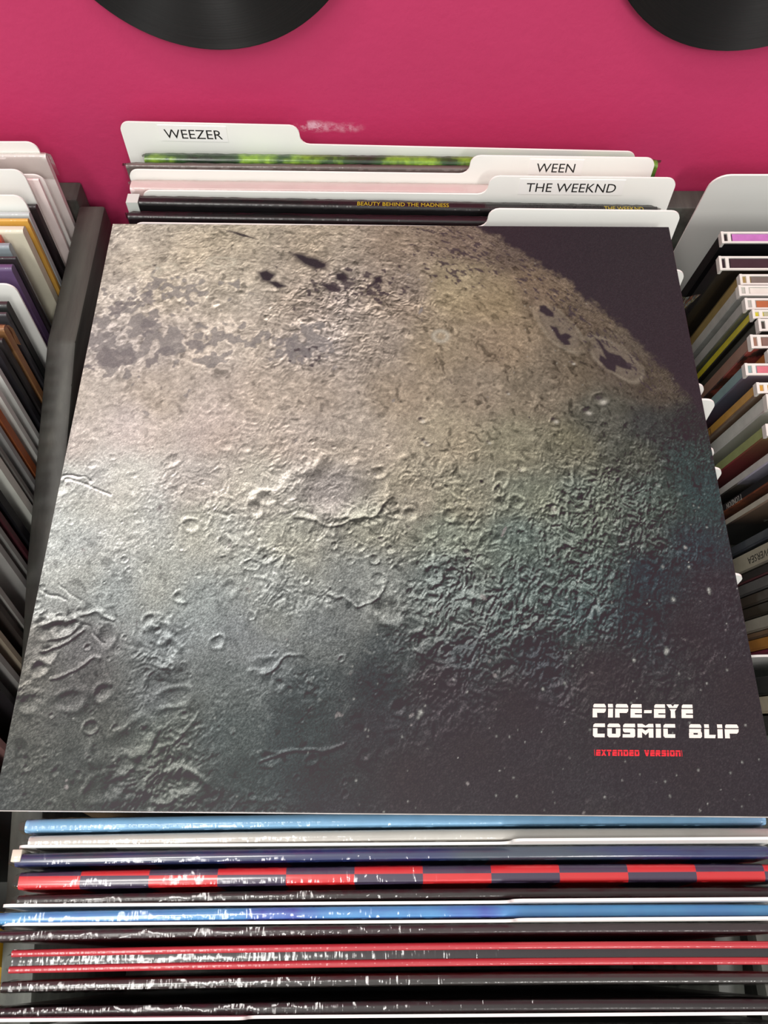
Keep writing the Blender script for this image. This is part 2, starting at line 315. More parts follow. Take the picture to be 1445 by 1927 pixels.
def moon_art(N, CTRL, SPEC=(.030, .021, .020), EXPO=np.array((1.38, 1.21, 1.21))):
    rng = np.random.default_rng(11)
    g = np.linspace(0, 1, N)
    U, V = np.meshgrid(g, g)                       # V = 0 at the back edge of the sleeve
    tabs = {}
    def noise(cells, pu, pv, seed):
        cells = float(cells); n = int(cells * 3.4) + 4; key = (n, seed)
        if key not in tabs: tabs[key] = np.random.default_rng(seed).random((n, n)).astype(np.float32)
        T = tabs[key]
        th = seed * 1.37; ct, st = np.cos(th), np.sin(th); qu, qv = pu - .5, pv - .5
        x = np.clip((qu * ct - qv * st + 1.65) * cells, 0, n - 2.001); y = np.clip((qu * st + qv * ct + 1.65) * cells, 0, n - 2.001)
        i = x.astype(int); j = y.astype(int); fx = x - i; fy = y - j
        fx = fx * fx * (3 - 2 * fx); fy = fy * fy * (3 - 2 * fy)
        return (T[j, i] * (1 - fx) + T[j, i + 1] * fx) * (1 - fy) + (T[j + 1, i] * (1 - fx) + T[j + 1, i + 1] * fx) * fy - .5
    # globe coordinates: the disc seen on the sleeve has its centre at (.117,.808), radius .975
    cu, cv, R = .117, .808, .975
    du, dv = U - cu, V - cv
    rr = np.hypot(du, dv) / R
    s = np.clip(rr, 1e-4, .9995)
    k = np.where(rr < 1, np.arcsin(s) / s, np.pi / 2 + (rr - 1) * 3)
    GU, GV = cu + du * k, cv + dv * k
    # ---- broad colours, interpolated between measured spots
    pts = np.array([[float(x) for x in row.split()] for row in CTRL.split(';')])
    lin = (pts[:, 2:5] / 255.) ** 2.2
    q = np.concatenate([lin, pts[:, 5:6]], 1)
    M = 90; gg = np.linspace(0, 1, M); mu, mv = np.meshgrid(gg, gg)
    d2 = (mu[..., None] - pts[:, 0]) ** 2 + (mv[..., None] - pts[:, 1]) ** 2
    w = 1 / (d2 + 4e-4) ** 2.0
    cg = (w @ q) / w.sum(-1, keepdims=True)
    wu = U + .012 * noise(14, U, V, 5) + .007 * noise(40, U, V, 6); wv = V + .012 * noise(14, U, V, 7) + .007 * noise(40, U, V, 8)
    x = np.clip(wu, 0, .9999) * (M - 1); y = np.clip(wv, 0, .9999) * (M - 1)
    i = np.minimum(x.astype(int), M - 2); j = np.minimum(y.astype(int), M - 2); fx = (x - i)[..., None]; fy = (y - j)[..., None]
    F = (cg[j, i] * (1 - fx) + cg[j, i + 1] * fx) * (1 - fy) + (cg[j + 1, i] * (1 - fx) + cg[j + 1, i + 1] * fx) * fy
    col = F[..., :3].copy(); con = F[..., 3]
    # ---- relief
    H = np.zeros_like(U)
    WU = GU + .016 * noise(30, GU, GV, 26) + .008 * noise(75, GU, GV, 27); WV = GV + .016 * noise(30, GU, GV, 28) + .008 * noise(75, GU, GV, 29)
    rough = .60 + .75 * con
    for c, a, sd in ((9, .003, 21), (22, .0024, 22), (46, .0018, 23), (84, .0019, 24), (120, .0017, 34), (165, .0015, 25), (270, .0012, 35)):
        n = noise(c, WU, WV, sd)
        H += a * (rough if c > 40 else 1) * (.5 - np.abs(n) * 1.9 if c < 200 else n)
    # clumps: rough ground alternates with smooth plains
    clump = np.clip(.95 + 2.2 * (noise(8, U, V, 36) * .6 + noise(18, U, V, 37) * .6), .5, 1.5)
    blw = np.clip((V - .60) / .08, 0, 1) * np.clip((.56 - U) / .1, 0, 1)     # lower left: few ridges on grainy ground
    clump2 = np.clip(.30 + 3.4 * (noise(7, U, V, 38) * .6 + noise(16, U, V, 39) * .6), .10, 1.7)
    H *= 1 - blw + blw * clump2
    H *= np.clip(clump + np.clip(con - .6, 0, 1) * 1.2, .5, 1.6)
    def crater(u, v, ru, rv=None, ang=0., depth=1., rim=1.):
        rv = rv or ru; m = 1.9 * max(ru, rv)
        a0, a1 = int(max(0, (u - m) * N)), int(min(N, (u + m) * N + 2)); b0, b1 = int(max(0, (v - m) * N)), int(min(N, (v + m) * N + 2))
        if a1 <= a0 or b1 <= b0: return
        uu = U[b0:b1, a0:a1] - u; vv = V[b0:b1, a0:a1] - v
        ca, sa = np.cos(ang), np.sin(ang)
        d = np.hypot((uu * ca + vv * sa) / ru, (-uu * sa + vv * ca) / rv)
        sz = min(ru, rv); fq = float(min((240, 160, 100, 60, 35), key=lambda q_: abs(q_ - .55 / sz)))
        us, vs = U[b0:b1, a0:a1], V[b0:b1, a0:a1]
        d = d * (1 + .75 * noise(fq, us, vs, 31) + .35 * noise(fq * 2, us, vs, 32))
        rim = rim * np.clip(1. + 2.2 * noise(fq * .8, us, vs, 33), 0, 2)
        H[b0:b1, a0:a1] += sz * .34 * (-depth * np.exp(-(d / .62) ** 4) + rim * .5 * np.exp(-((d - 1) / .24) ** 2))
    # scattered craters, denser where the relief is strong
    def conat(u, v): return con[min(N - 1, int(v * N)), min(N - 1, int(u * N))]
    for _ in range(3800):
        u, v = rng.random(2); c0 = conat(u, v)
        if rng.random() > .12 + .85 * c0: continue
        r = .0016 + .0030 * rng.pareto(2.3); r = min(r, .014)
        ru = np.hypot(u - cu, v - cv) / R
        if ru > 1.0: continue
        sq = np.sqrt(max(.05, 1 - ru * ru))
        crater(u, v, r, r * max(.35, sq), np.arctan2(v - cv, u - cu) + np.pi / 2, .55 + .6 * rng.random(), .7 + .5 * rng.random())
    for (u, v, r) in ((.551, .412, .008), (.554, .451, .006), (.498, .461, .004), (.559, .456, .005), (.761, .411, .008), (.814, .394, .009), (.838, .369, .013),
                      (.745, .566, .009), (.488, .619, .006), (.614, .64, .006), (.414, .463, .005), (.2, .18, .012), (.09, .19, .011)):
        crater(u, v, r, r * .9, 0, 1.5, 1.3)
    for (u, v, a, b, an, dp, rm) in ((.411, .54, .07, .052, 0, .22, .5), (.232, .968, .034, .018, -.1, .8, 1.5), (.16, .915, .036, .024, -.2, .4, 1.2), (.13, .977, .026, .014, -.3, .4, 1.1),
                                     (.335, .81, .02, .012, -.5, .7, 1.2), (.07, .86, .03, .016, -.4, .5, 1.2), (.35, .934, .016, .009, 0, .8, 1.2), (.5, .73, .03, .02, .6, .5, 1.2),
                                     (.3, .66, .012, .008, 0, .9, 1.2), (.185, .79, .03, .018, .5, .5, 1.), (.04, .76, .03, .012, -.3, .8, 1.2), (.21, .855, .03, .016, -.3, .4, .9)):
        crater(u, v, a, b, an, dp, rm)
    def ridge(P, wd, amp):
        P = np.array(P); dm = np.full(U.shape, 9.); UW = U + .016 * noise(34, U, V, 42) + .006 * noise(90, U, V, 44); VW = V + .016 * noise(34, U, V, 43) + .006 * noise(90, U, V, 49)
        for a, b in zip(P[:-1], P[1:]):
            t = np.clip(((UW - a[0]) * (b[0] - a[0]) + (VW - a[1]) * (b[1] - a[1])) / max(1e-9, ((b - a) ** 2).sum()), 0, 1)
            dm = np.minimum(dm, np.hypot(UW - a[0] - t * (b[0] - a[0]), VW - a[1] - t * (b[1] - a[1])))
        dm = dm + .004 * np.abs(noise(70, U, V, 41))
        H[...] += amp * np.exp(-(dm / wd) ** 2)
    ridge([(.31, .825), (.332, .823), (.353, .813), (.361, .8), (.382, .797)], .003, .0042)
    ridge([(.345, .565), (.36, .588), (.40, .595), (.44, .59), (.475, .588), (.5, .56)], .004, .005)
    ridge([(.33, .938), (.36, .93), (.4, .925), (.441, .914)], .003, .004)
    ridge([(.0, .74), (.05, .745), (.09, .733), (.12, .75)], .004, .005)
    ridge([(.02, .79), (.055, .785), (.07, .77)], .003, .005)
    ridge([(.04, .83), (.07, .82), (.1, .80)], .003, .004)
    ridge([(.42, .70), (.46, .72), (.485, .71), (.49, .69)], .003, .004)
    ridge([(.2, .92), (.23, .9), (.25, .87)], .003, .003)
    for P in ([(.001, .521), (.022, .522), (.048, .527)], [(.005, .527), (.031, .532), (.048, .538), (.077, .546)]): ridge(P, .0022, -.009)
    ridge([(-.003, .697), (.028, .717), (.054, .736), (.084, .771), (.108, .783)], .0020, -.0035)
    ridge([(.025, .695), (.059, .72)], .0016, -.0025)
    gy, gx = np.gradient(H, g, g)
    S = -(gx * .45 + gy * .9) * -1.0            # light falls from the upper left: slopes facing it are bright
    S = np.clip(S, -1.6, 1.6)
    live = np.clip(con * 7, 0, 1)               # nothing is printed on the plain black
    topw = np.clip((.52 - V) / .12, 0, 1)       # the upper part is mottled rather than ridged
    rough_top = np.exp(-(((U - .42) / .17) ** 2 + ((V - .19) / .10) ** 2) ** 2)
    amp = (.50 + .90 * con) * live * (1 - topw * (.68 - .40 * rough_top))
    shade = np.exp(np.clip(S * amp * 1.5, -1.6, .85))
    # pits and cracks: short dark marks on the rough ground
    pit = noise(64, WU, WV, 45) * .5 + noise(140, WU, WV, 46) * .55
    shade *= 1 - .55 * np.clip((pit - .19) * 9, 0, 1) * np.clip(con * 1.6, .25, .9) * live
    lite = noise(70, WU, WV, 47) * .5 + noise(150, WU, WV, 48) * .55
    shade *= 1 + .32 * np.clip((lite - .19) * 7, 0, 1) * np.clip(con * 1.5, .3, .9) * live
    mott = noise(100, GU, GV, 55) * .45 + noise(190, GU, GV, 56) * .55 + noise(310, GU, GV, 57) * .45
    shade *= np.exp(mott * .62 * topw * live)
    shade *= 1 + .11 * topw * live
    # weak tone patches
    blot = noise(26, GU, GV, 51) * .35 + noise(60, GU, GV, 52) * .35 + noise(130, GU, GV, 53) * .3
    hi = np.clip((.33 - V) * 8, 0, 1) * np.clip((.98 - rr) * 6, 0, 1)
    shade *= np.exp(blot * (.30 + .55 * hi) * live)
    col *= shade[..., None]
    # tint drift: ochre and grey-violet
    tt = noise(7, U, V, 61) * .5 + noise(19, U, V, 62) * .5
    col *= 1 + tt[..., None] * np.array([.05, .01, -.10])
    # ---- grey basins with sharp shores in the upper left, bright shores round them
    # (patches cut by thresholded noise inside an envelope)
    def env(u, v, a, b): return np.exp(-(((U - u) / a) ** 2 + ((V - v) / b) ** 2) ** 2)
    e = np.maximum.reduce([env(.05, .25, .10, .08), .95 * env(.17, .26, .12, .06), .95 * env(.36, .26, .07, .05), .7 * env(.12, .15, .14, .06)])
    pn = noise(30, U, V, 71) * .42 + noise(66, U, V, 72) * .5 + noise(140, U, V, 73) * .4
    m = np.clip((pn * 1.2 + e * .54 - .52) * 30, 0, 1); shore = np.clip(1 - np.abs(pn * 1.2 + e * .54 - .40) * 8, 0, 1) * (e > .25)
    col *= (1 + .46 * shore * (1 - m))[..., None]
    col = col * (1 - m[..., None] * .68) + m[..., None] * .68 * np.array([.265, .235, .225])
    def poly(P, soft=.0035, warp=.0028):
        uu = U + warp * (noise(90, U, V, 81) + .5 * noise(200, U, V, 82)); vv = V + warp * (noise(90, U, V, 83) + .5 * noise(200, U, V, 84))
        ins = np.zeros(U.shape, bool); dm = np.full(U.shape, 9.)
        n = len(P)
        for a in range(n):
            (x1, y1), (x2, y2) = P[a], P[(a + 1) % n]
            c = ((y1 > vv) != (y2 > vv)) & (uu < (x2 - x1) * (vv - y1) / (y2 - y1 + 1e-12) + x1); ins ^= c
            t = np.clip(((uu - x1) * (x2 - x1) + (vv - y1) * (y2 - y1)) / ((x2 - x1) ** 2 + (y2 - y1) ** 2 + 1e-12), 0, 1)
            dm = np.minimum(dm, np.hypot(uu - x1 - t * (x2 - x1), vv - y1 - t * (y2 - y1)))
        sd = np.where(ins, dm, -dm)
        return np.clip(sd / soft + .5, 0, 1)
    for P in ([(.007, .313), (.024, .276), (.067, .275), (.082, .293), (.064, .318), (.042, .313)], [(.072, .212), (.101, .215), (.111, .237), (.099, .248), (.079, .226)],
              [(.102, .302), (.103, .291), (.132, .275), (.149, .275), (.125, .293), (.115, .314)], [(.332, .279), (.336, .27), (.376, .287), (.378, .3), (.35, .291)],
              [(.018, .186), (.06, .175), (.064, .19), (.02, .205)], [(.07, .165), (.095, .16), (.10, .178), (.08, .184)], [(.16, .262), (.19, .252), (.205, .268), (.17, .278)], [(.31, .255), (.33, .25), (.345, .268), (.32, .272)]):
        a = poly(P, .003, .022)[..., None] * .8; col = col * (1 - a) + np.array([.225, .195, .19]) * a
    # rims of the two big craters near the limb
    for (u, v, a, b, an) in ((.783, .228, .062, .026, 1.02), (.871, .292, .056, .026, .82)):
        ca, sa = np.cos(an), np.sin(an)
        d = np.hypot(((U - u) * ca + (V - v) * sa) / a, (-(U - u) * sa + (V - v) * ca) / b) * (1 + .12 * noise(60, U, V, 91))
        ring = np.exp(-((d - .96) / .10) ** 2) * np.clip(.8 + 1.5 * noise(40, U, V, 93), 0, 1); inner = np.clip((.9 - d) * 5, 0, 1)
        col = col * (1 - .6 * inner[..., None]) + .6 * inner[..., None] * np.array([.21, .17, .135])
        col = col * (1 - .6 * ring[..., None]) + .6 * ring[..., None] * np.array([.31, .26, .20])
        outer = np.exp(-((d - 1.2) / .10) ** 2); col *= (1 - .18 * outer)[..., None]
    ring = np.exp(-(np.hypot(U - .585, (V - .247) * 1.05) / .0115 - 1) ** 2 / .12); col = col * (1 - .7 * ring[..., None]) + .7 * ring[..., None] * np.array([.52, .47, .38])
    for (u, v, a, b, an) in ((.205, .088, .028, .012, .05), (.075, .105, .026, .013, .3), (.115, .10, .012, .009, 0)):
        ca, sa = np.cos(an), np.sin(an)
        d = np.hypot(((U - u) * ca + (V - v) * sa) / a, (-(U - u) * sa + (V - v) * ca) / b) * (1 + .2 * noise(60, U, V, 92))
        ring = np.exp(-((d - .9) / .22) ** 2) * .55; col = col * (1 - ring[..., None]) + ring[..., None] * np.array([.60, .53, .42])
    ink = np.array([.057, .042, .046])
    DARK = [([(.322, .065), (.343, .068), (.371, .078), (.392, .091), (.388, .103), (.372, .105), (.344, .091)], .010), ([(.404, .111), (.418, .111), (.428, .123), (.418, .132), (.407, .125)], .006),
            ([(.269, .111), (.284, .106), (.3, .116), (.295, .133), (.278, .13)], .008), ([(.288, .131), (.308, .131), (.323, .142), (.305, .147)], .006),
            ([(.754, .181), (.762, .179), (.777, .196), (.777, .207), (.764, .203), (.754, .191)], .003),
            ([(.77, .223), (.78, .227), (.785, .242), (.794, .238), (.804, .247), (.796, .253), (.8, .264), (.79, .262), (.778, .248)], .003),
            ([(.84, .246), (.849, .253), (.857, .272), (.863, .279), (.879, .285), (.896, .306), (.895, .315), (.882, .31), (.871, .304), (.869, .319), (.854, .311), (.843, .294), (.847, .283), (.857, .292), (.852, .275)], .003),
            ([(.375, .135), (.40, .137), (.415, .15), (.395, .152)], .006), ([(.47, .12), (.485, .118), (.487, .133), (.472, .135)], .006), ([(.2, .012), (.235, .022), (.265, .035), (.235, .028)], .003)]
    for P, sf in DARK:
        a = poly(P, sf)[..., None]; col = col * (1 - a) + ink * a
    # broken shadow flecks in the upper middle and along the limb
    fl = noise(75, GU, GV, 101) * .6 + noise(150, GU, GV, 102) * .5
    fe = np.maximum.reduce([env(.44, .14, .09, .05), env(.62, .07, .1, .08), .9 * np.exp(-((rr - .95) / .045) ** 2) * (V < .36), .85 * env(.36, .29, .05, .03)])
    a = np.clip((fl + fe * .34 - .42) * 9, 0, .85)[..., None]; col = col * (1 - a) + ink * 1.3 * a
    # ---- past the terminator only peaks catch light
    lum = col.mean(-1)
    dark = np.clip((.13 - (F[..., :3].mean(-1))) / .085, 0, 1) * np.clip((V - .45) * 6 + (U - .75) * 4, 0, 1)
    pk = noise(85, U, V, 111) * .5 + noise(170, U, V, 112) * .6 + .35 * S
    term = np.clip((F[..., :3].mean(-1) - .056) / .07, 0, 1)
    a = np.clip((pk - .30 + .16 * term) * 5, 0, 1) * dark * np.clip(term * 3, 0, 1)
    col = col + a[..., None] * np.array([.16, .165, .15])
    shadow = np.clip((-S - .2) * 1.2, 0, 1) * np.clip(con * 1.4 - .5, 0, 1) * np.clip((V - .5) * 5, 0, 1)
    col = col * (1 - .55 * shadow[..., None]) + .55 * shadow[..., None] * ink
    # loose bright specks
    for (u, v, r) in [(.544, .873, .0025), (.541, .879, .0020), (.885, .785, .0024), (.883, .789, .0018), (.838, .799, .0019), (.71, .84, .0017), (.74, .832, .0016), (.934, .628, .0016), (.958, .695, .0021), (.935, .66, .0018), (.958, .70, .0016), (.897, .66, .0018), (.905, .71, .0022)] + \
            [(rng.uniform(.45, 1), rng.uniform(.55, 1), rng.choice([.0006, .0008, .0011])) for _ in range(170)] + [(rng.uniform(0, .5), rng.uniform(.7, 1), .0009) for _ in range(25)] + [(rng.uniform(.7, 1), rng.uniform(0, .35), .0008) for _ in range(30)]:
        d = int(r * 3 * N) + 2; a0, b0 = int(u * N), int(v * N)
        sl = (slice(max(0, b0 - d), b0 + d), slice(max(0, a0 - d), a0 + d))
        w_ = np.exp(-((U[sl] - u) ** 2 + ((V[sl] - v) * .8) ** 2) / (r * r))[..., None] * (.75 if r > .002 else .5)
        col[sl] = col[sl] * (1 - w_) + w_ * np.array([.62, .62, .56])
    # crisp little craters: shaded wall towards the light, bright wall away from it
    for (u, v, r) in ((.551, .412, .0042), (.554, .451, .0036), (.498, .461, .0026), (.559, .456, .003), (.761, .411, .0042), (.814, .394, .005), (.838, .372, .0065), (.745, .566, .0045), (.488, .619, .003), (.614, .64, .003),
                      (.414, .463, .0024), (.655, .452, .0028), (.70, .50, .0026), (.09, .10, .005), (.36, .475, .002), (.60, .56, .0026), (.53, .60, .0022), (.80, .30, .003), (.69, .36, .0026), (.30, .70, .003)):
        for du_, dv_, kk, cc in ((-.5, -.6, .85, ink * 1.2), (.6, .7, .75, np.array([.62, .58, .50]) * (1 if v < .5 else .75))):
            w_ = np.exp(-(((U - u - du_ * r) / r) ** 2 + ((V - v - dv_ * r) / (r * .85)) ** 2) * 1.6)[..., None] * kk
            col = col * (1 - w_) + w_ * cc
    # ---- limb
    edge = (1 - rr) + .012 * noise(45, U, V, 121) + .010 * noise(110, U, V, 122) + .008 * noise(230, U, V, 123)
    lit = np.clip(edge / .016, 0, 1)
    lit = lit * lit * (3 - 2 * lit)
    col = col * lit[..., None] + ink * (1 - lit[..., None])
    # grain of the screened print
    gr = rng.normal(0, 1, (N, N)); lum = col.mean(-1)
    col *= np.exp(np.clip(gr * (.08 + .24 * np.clip((V - .35) * 3, 0, 1) * np.clip(lum / .05 - .7, 0, 1)), -.5, .5))[..., None]
    col = np.maximum(col, ink * .9)
    return np.clip((col - np.array(SPEC)) / EXPO, .006, .95)

NG = 700
art = moon_art(NG, CTRL)
gx = np.linspace(-S / 2 + .0004, S / 2 - .0004, NG)
XX, YY = np.meshgrid(gx, gx[::-1])
co = np.zeros((NG * NG, 3), np.float32); co[:, 0] = XX.ravel(); co[:, 1] = YY.ravel(); co[:, 2] = .00008
idx = np.arange(NG * NG).reshape(NG, NG)
quads = np.stack([idx[1:, :-1], idx[1:, 1:], idx[:-1, 1:], idx[:-1, :-1]], -1).reshape(-1, 4).astype(np.int32)
me = bpy.data.meshes.new('moon_print'); nq = len(quads)
me.vertices.add(NG * NG); me.vertices.foreach_set('co', co.ravel())
me.loops.add(nq * 4); me.loops.foreach_set('vertex_index', quads.ravel())
me.polygons.add(nq); me.polygons.foreach_set('loop_start', np.arange(0, nq * 4, 4, dtype=np.int32))
me.update(calc_edges=True)
at = me.color_attributes.new('ink', 'FLOAT_COLOR', 'POINT')
rgba = np.ones((NG * NG, 4), np.float32); rgba[:, :3] = art.reshape(-1, 3); at.data.foreach_set('color', rgba.ravel())
m, nt, b = new_mat('satin_printed_ink')
va = nd(nt, 'ShaderNodeVertexColor'); va.layer_name = 'ink'
v = coords(nt); gn = noise(nt, v, 1500, 2, .6)
mr = nd(nt, 'ShaderNodeMapRange'); mr.inputs['From Min'].default_value = .3; mr.inputs['From Max'].default_value = .7; mr.inputs['To Min'].default_value = .90; mr.inputs['To Max'].default_value = 1.10
nt.links.new(gn, mr.inputs['Value'])
vm = nd(nt, 'ShaderNodeVectorMath', operation='SCALE'); nt.links.new(va.outputs['Color'], vm.inputs[0]); nt.links.new(mr.outputs[0], vm.inputs['Scale'])
nt.links.new(vm.outputs[0], b.inputs['Base Color'])
b.inputs['Roughness'].default_value = .50; b.inputs['Specular IOR Level'].default_value = .30
bump(nt, noise(nt, v, 900, 2), .03, .0005, b.inputs['Normal'])
me.materials.append(m)
link(bpy.data.objects.new('moon_print', me), hero, label='printed moon surface fading into black')

# lettering of the sleeve: heavy slanted capitals cut by a thin slit near the top
SL0, SL1 = .655, .74
GL = {
 'P': (1.08, [[(.10, SL1), (1.08, SL1), (1.06, .86), (.98, 1), (.18, 1), (.10, .9)], [(0, 0), (.36, 0), (.36, .34), (.92, .34), (1.04, .46), (1.08, SL0), (.04, SL0)]]),
 'I': (.43, [[(.05, SL1), (.43, SL1), (.43, 1), (.05, 1)], [(0, 0), (.38, 0), (.43, SL0), (.05, SL0)]]),
 'E': (.93, [[(.08, SL1), (.93, SL1), (.93, 1), (.2, 1), (.1, .9)], [(0, 0), (.88, 0), (.90, .24), (.36, .24), (.36, .34), (.91, .34), (.93, SL0), (.05, SL0)]]),
 '-': (.66, [[(.02, .34), (.62, .34), (.66, .56), (.06, .56)]]),
 'Y': (.98, [[(.0, 1), (.36, 1), (.49, .84), (.62, 1), (.98, 1), (.80, SL1), (.18, SL1)], [(.22, SL0), (.76, SL0), (.62, .50), (.62, 0), (.26, 0), (.30, .50)]]),
 'C': (.95, [[(.06, SL1), (.95, SL1), (.95, 1), (.22, 1), (.10, .92)], [(.05, SL0), (.38, SL0), (.36, .26), (.90, .26), (.88, 0), (.14, 0), (.02, .12)]]),
 'O': (1.02, [[(.06, SL1), (1.02, SL1), (1.0, .9), (.9, 1), (.2, 1), (.08, .9)], [(.04, SL0), (.38, SL0), (.36, .26), (.66, .26), (.68, SL0), (1.02, SL0), (.98, .12), (.86, 0), (.14, 0), (.02, .12)]]),
 'S': (.98, [[(.08, SL1), (.98, SL1), (.98, 1), (.22, 1), (.1, .9)], [(.06, SL0), (.86, SL0), (.96, .58), (.94, .10), (.84, 0), (.0, 0), (.02, .24), (.58, .24), (.58, .36), (.16, .36), (.06, .46)]]),
 'M': (1.24, [[(.06, SL1), (1.24, SL1), (1.24, 1), (.9, 1), (.66, .86), (.42, 1), (.06, 1)], [(.05, SL0), (.40, SL0), (.62, .50), (.86, SL0), (1.22, SL0), (1.18, 0), (.84, 0), (.86, .40), (.62, .18), (.36, .40), (.34, 0), (0, 0)]]),
 'B': (1.0, [[(.06, SL1), (.98, SL1), (.96, .9), (.88, 1), (.2, 1), (.08, .9)], [(.05, SL0), (.94, SL0), (.90, .50), (.97, .37), (.03, .37)], [(.01, .36), (.34, .36), (.34, .25), (.0, .25)], [(.66, .36), (.97, .36), (.96, .25), (.66, .25)], [(.0, .24), (.96, .24), (.95, .10), (.84, 0), (0, 0)]]),
 'L': (.86, [[(.07, SL1), (.42, SL1), (.42, 1), (.07, 1)], [(0, 0), (.80, 0), (.86, .24), (.37, .24), (.41, SL0), (.05, SL0)]]),
 'X': (.98, [[(.0, 1), (.36, 1), (.50, .86), (.64, 1), (1, 1), (.78, SL1), (.24, SL1)], [(.27, SL0), (.75, SL0), (.66, .50), (.98, 0), (.62, 0), (.48, .26), (.34, 0), (-.04, 0), (.32, .50)]]),
 'T': (.92, [[(0, SL1), (.92, SL1), (.92, 1), (0, 1)], [(.28, SL0), (.64, SL0), (.60, 0), (.24, 0)]]),
 'N': (1.0, [[(.05, SL1), (1.0, SL1), (1.0, .9), (.9, 1), (.05, 1)], [(.04, SL0), (.38, SL0), (.35, 0), (0, 0)], [(.66, SL0), (1.0, SL0), (.97, 0), (.62, 0)]]),
 'D': (1.0, [[(.05, SL1), (1.0, SL1), (.98, .88), (.88, 1), (.05, 1)], [(.04, SL0), (.38, SL0), (.36, .25), (.66, .25), (.68, SL0), (1.0, SL0), (.97, .12), (.86, 0), (0, 0)]]),
 'V': (.98, [[(.0, 1), (.36, 1), (.44, SL1), (.06, SL1)], [(.62, 1), (.98, 1), (.92, SL1), (.56, SL1)], [(.08, SL0), (.44, SL0), (.49, .4), (.56, SL0), (.91, SL0), (.66, 0), (.30, 0)]]),
 'R': (1.02, [[(.08, SL1), (1.02, SL1), (1.0, .88), (.9, 1), (.2, 1), (.1, .9)], [(.04, SL0), (1.0, SL0), (.98, .44), (.78, .36), (1.0, 0), (.62, 0), (.44, .30), (.36, .30), (.35, 0), (0, 0)]]),
 '(': (.30, [[(.30, 1.08), (.14, 1.0), (.10, .5), (.14, 0), (.30, -.08), (.22, .0), (.20, .5), (.22, 1.0)]]),
 ')': (.30, [[(0, 1.08), (.16, 1.0), (.20, .5), (.16, 0), (0, -.08), (.08, .0), (.10, .5), (.08, 1.0)]]),
}
def slogan(s, u0, u1, v0, v1, m, name, gap=.10, space=.85):
    wd = sum((GL[c][0] + gap) if c != ' ' else space for c in s) - gap
    x0, x1 = (u0 - .5) * S, (u1 - .5) * S; k = (x1 - x0) / wd; y0 = (.5 - v1) * S; ky = (v1 - v0) * S
    root = None; mb = MB(); x = x0
    for c in s:
        if c == ' ': x += space * k; continue
        for P in GL[c][1]:
            mb.prism([(x + (p[0] + .06 * p[1]) * k, y0 + p[1] * ky) for p in P], 2, .00010, .00016)
        x += (GL[c][0] + gap) * k
    return mb.build(name, m, hero, label=None)
WINK = paper('off_white_ink', (232, 230, 220), .4, 0, .03, 90); RINK = paper('red_ink', (216, 40, 52), .4, 0, .05, 90)
slogan('PIPE-EYE', .7725, .9065, .8585, .8765, WINK, 'title_lettering', .12)
slogan('COSMIC BLIP', .770, .963, .8845, .9025, WINK, 'title_lettering', .12)
slogan('(EXTENDED VERSION)', .769, .885, .9185, .9262, RINK, 'subtitle_lettering', .13)

# ------------------------------------------------------------------ middle bin, back rows (from the wall forwards)
GB = 'divider cards behind the moon sleeve'; GR = 'records behind the moon sleeve'
def tabL(wd=.318, n=.110): return (-wd / 2, -wd / 2 + n)
def tabR(wd=.318, n=.110): return (wd / 2 - n, wd / 2)
card(-.003, .4420, 1, 'white divider card lettered WEEZER, tab at its left end, against the wall', GB, tabL(), yaw=-1.9, text=('WEEZER', -.1145, .0357, .042, .0070))
GREEN = blotch('green_foliage_print', [(.34, (24, 44, 28)), (.5, (52, 92, 40)), (.62, (150, 190, 60)), (.75, (70, 110, 60))], 45, (1, 1, .6))
record(.010, .4310, 1, .0062, GREEN, 'record with green and yellow mottled spine in front of the WEEZER card', GR, yaw=-1.0, wrap=1, wd=.315)
record(-.0005, .4245, 1, .0034, paper('brown_grey_board', (120, 108, 104), .4, .6, .1), 'thin grey-brown record right behind the WEEN card', GR, yaw=-.8, wrap=2)
card(.0025, .4195, 1, 'white divider card lettered WEEN, tab at its right end', GB, tabR(), yaw=-1.1, text=('WEEN', .1005, .0230, .032, .0072))
record(.0025, .4128, 1, .0090, paper('pale_pink_board', (226, 204, 202), .4, .5, .04), 'pale pink record between the WEEN and THE WEEKND cards', GR, yaw=-1.0, h=.3105, wrap=3)
card(.0128, .4030, 1, 'white divider card lettered THE WEEKND, tab at its right end', GB, tabR(), yaw=-.9, text=('THE WEEKND', .098, .0530, .062, .0070))
YINK = paper('yellow_ink', (214, 190, 40), .45, 0, .05)
def beauty(root, h, t):
    for s, x, wd_ in (('BEAUTY BEHIND THE MADNESS', .0065, .0545), ('THE WEEKND', .1375, .0232)):
        tm = text_mesh(s, wd_, YINK, 'spine_lettering', root, height=.0031); tm.location = (x, -.0004, h + .00002)
    MB().box(-.1585, -.1515, -t / 2 - .0004, t / 2 + .0004, h - .012, h + .0006).build('inner_sleeve_end', paper('pale_inner_sleeve', (206, 210, 204), .4, .4, .03), root, label='pale inner sleeve poking out at the left end')
BLK = paper('black_jacket', (28, 26, 28), .4, .35, .2)
BLK2 = paper('black_maroon_jacket', (34, 25, 27), .4, .35, .2)
record(.0047, .3945, 1, .0068, BLK, 'black record with yellow lettering on its spine', GR, yaw=-1.5, bend=(0, 0), wrap=4, extra=beauty)
record(.0052, .3850, 1, .0054, BLK, 'plain black record right in front of the yellow-lettered one', GR, yaw=-1.2, wrap=5, h=.3135)
LILAC = blotch('white_lilac_print', [(.42, (240, 238, 240)), (.55, (232, 222, 236)), (.62, (150, 120, 170))], 40, (1.4, 1, 1))
record(.0010, .3723, 1, .0030, LILAC, 'white and lilac record just behind the moon sleeve', GR, yaw=-.9, wrap=6, h=.3125)
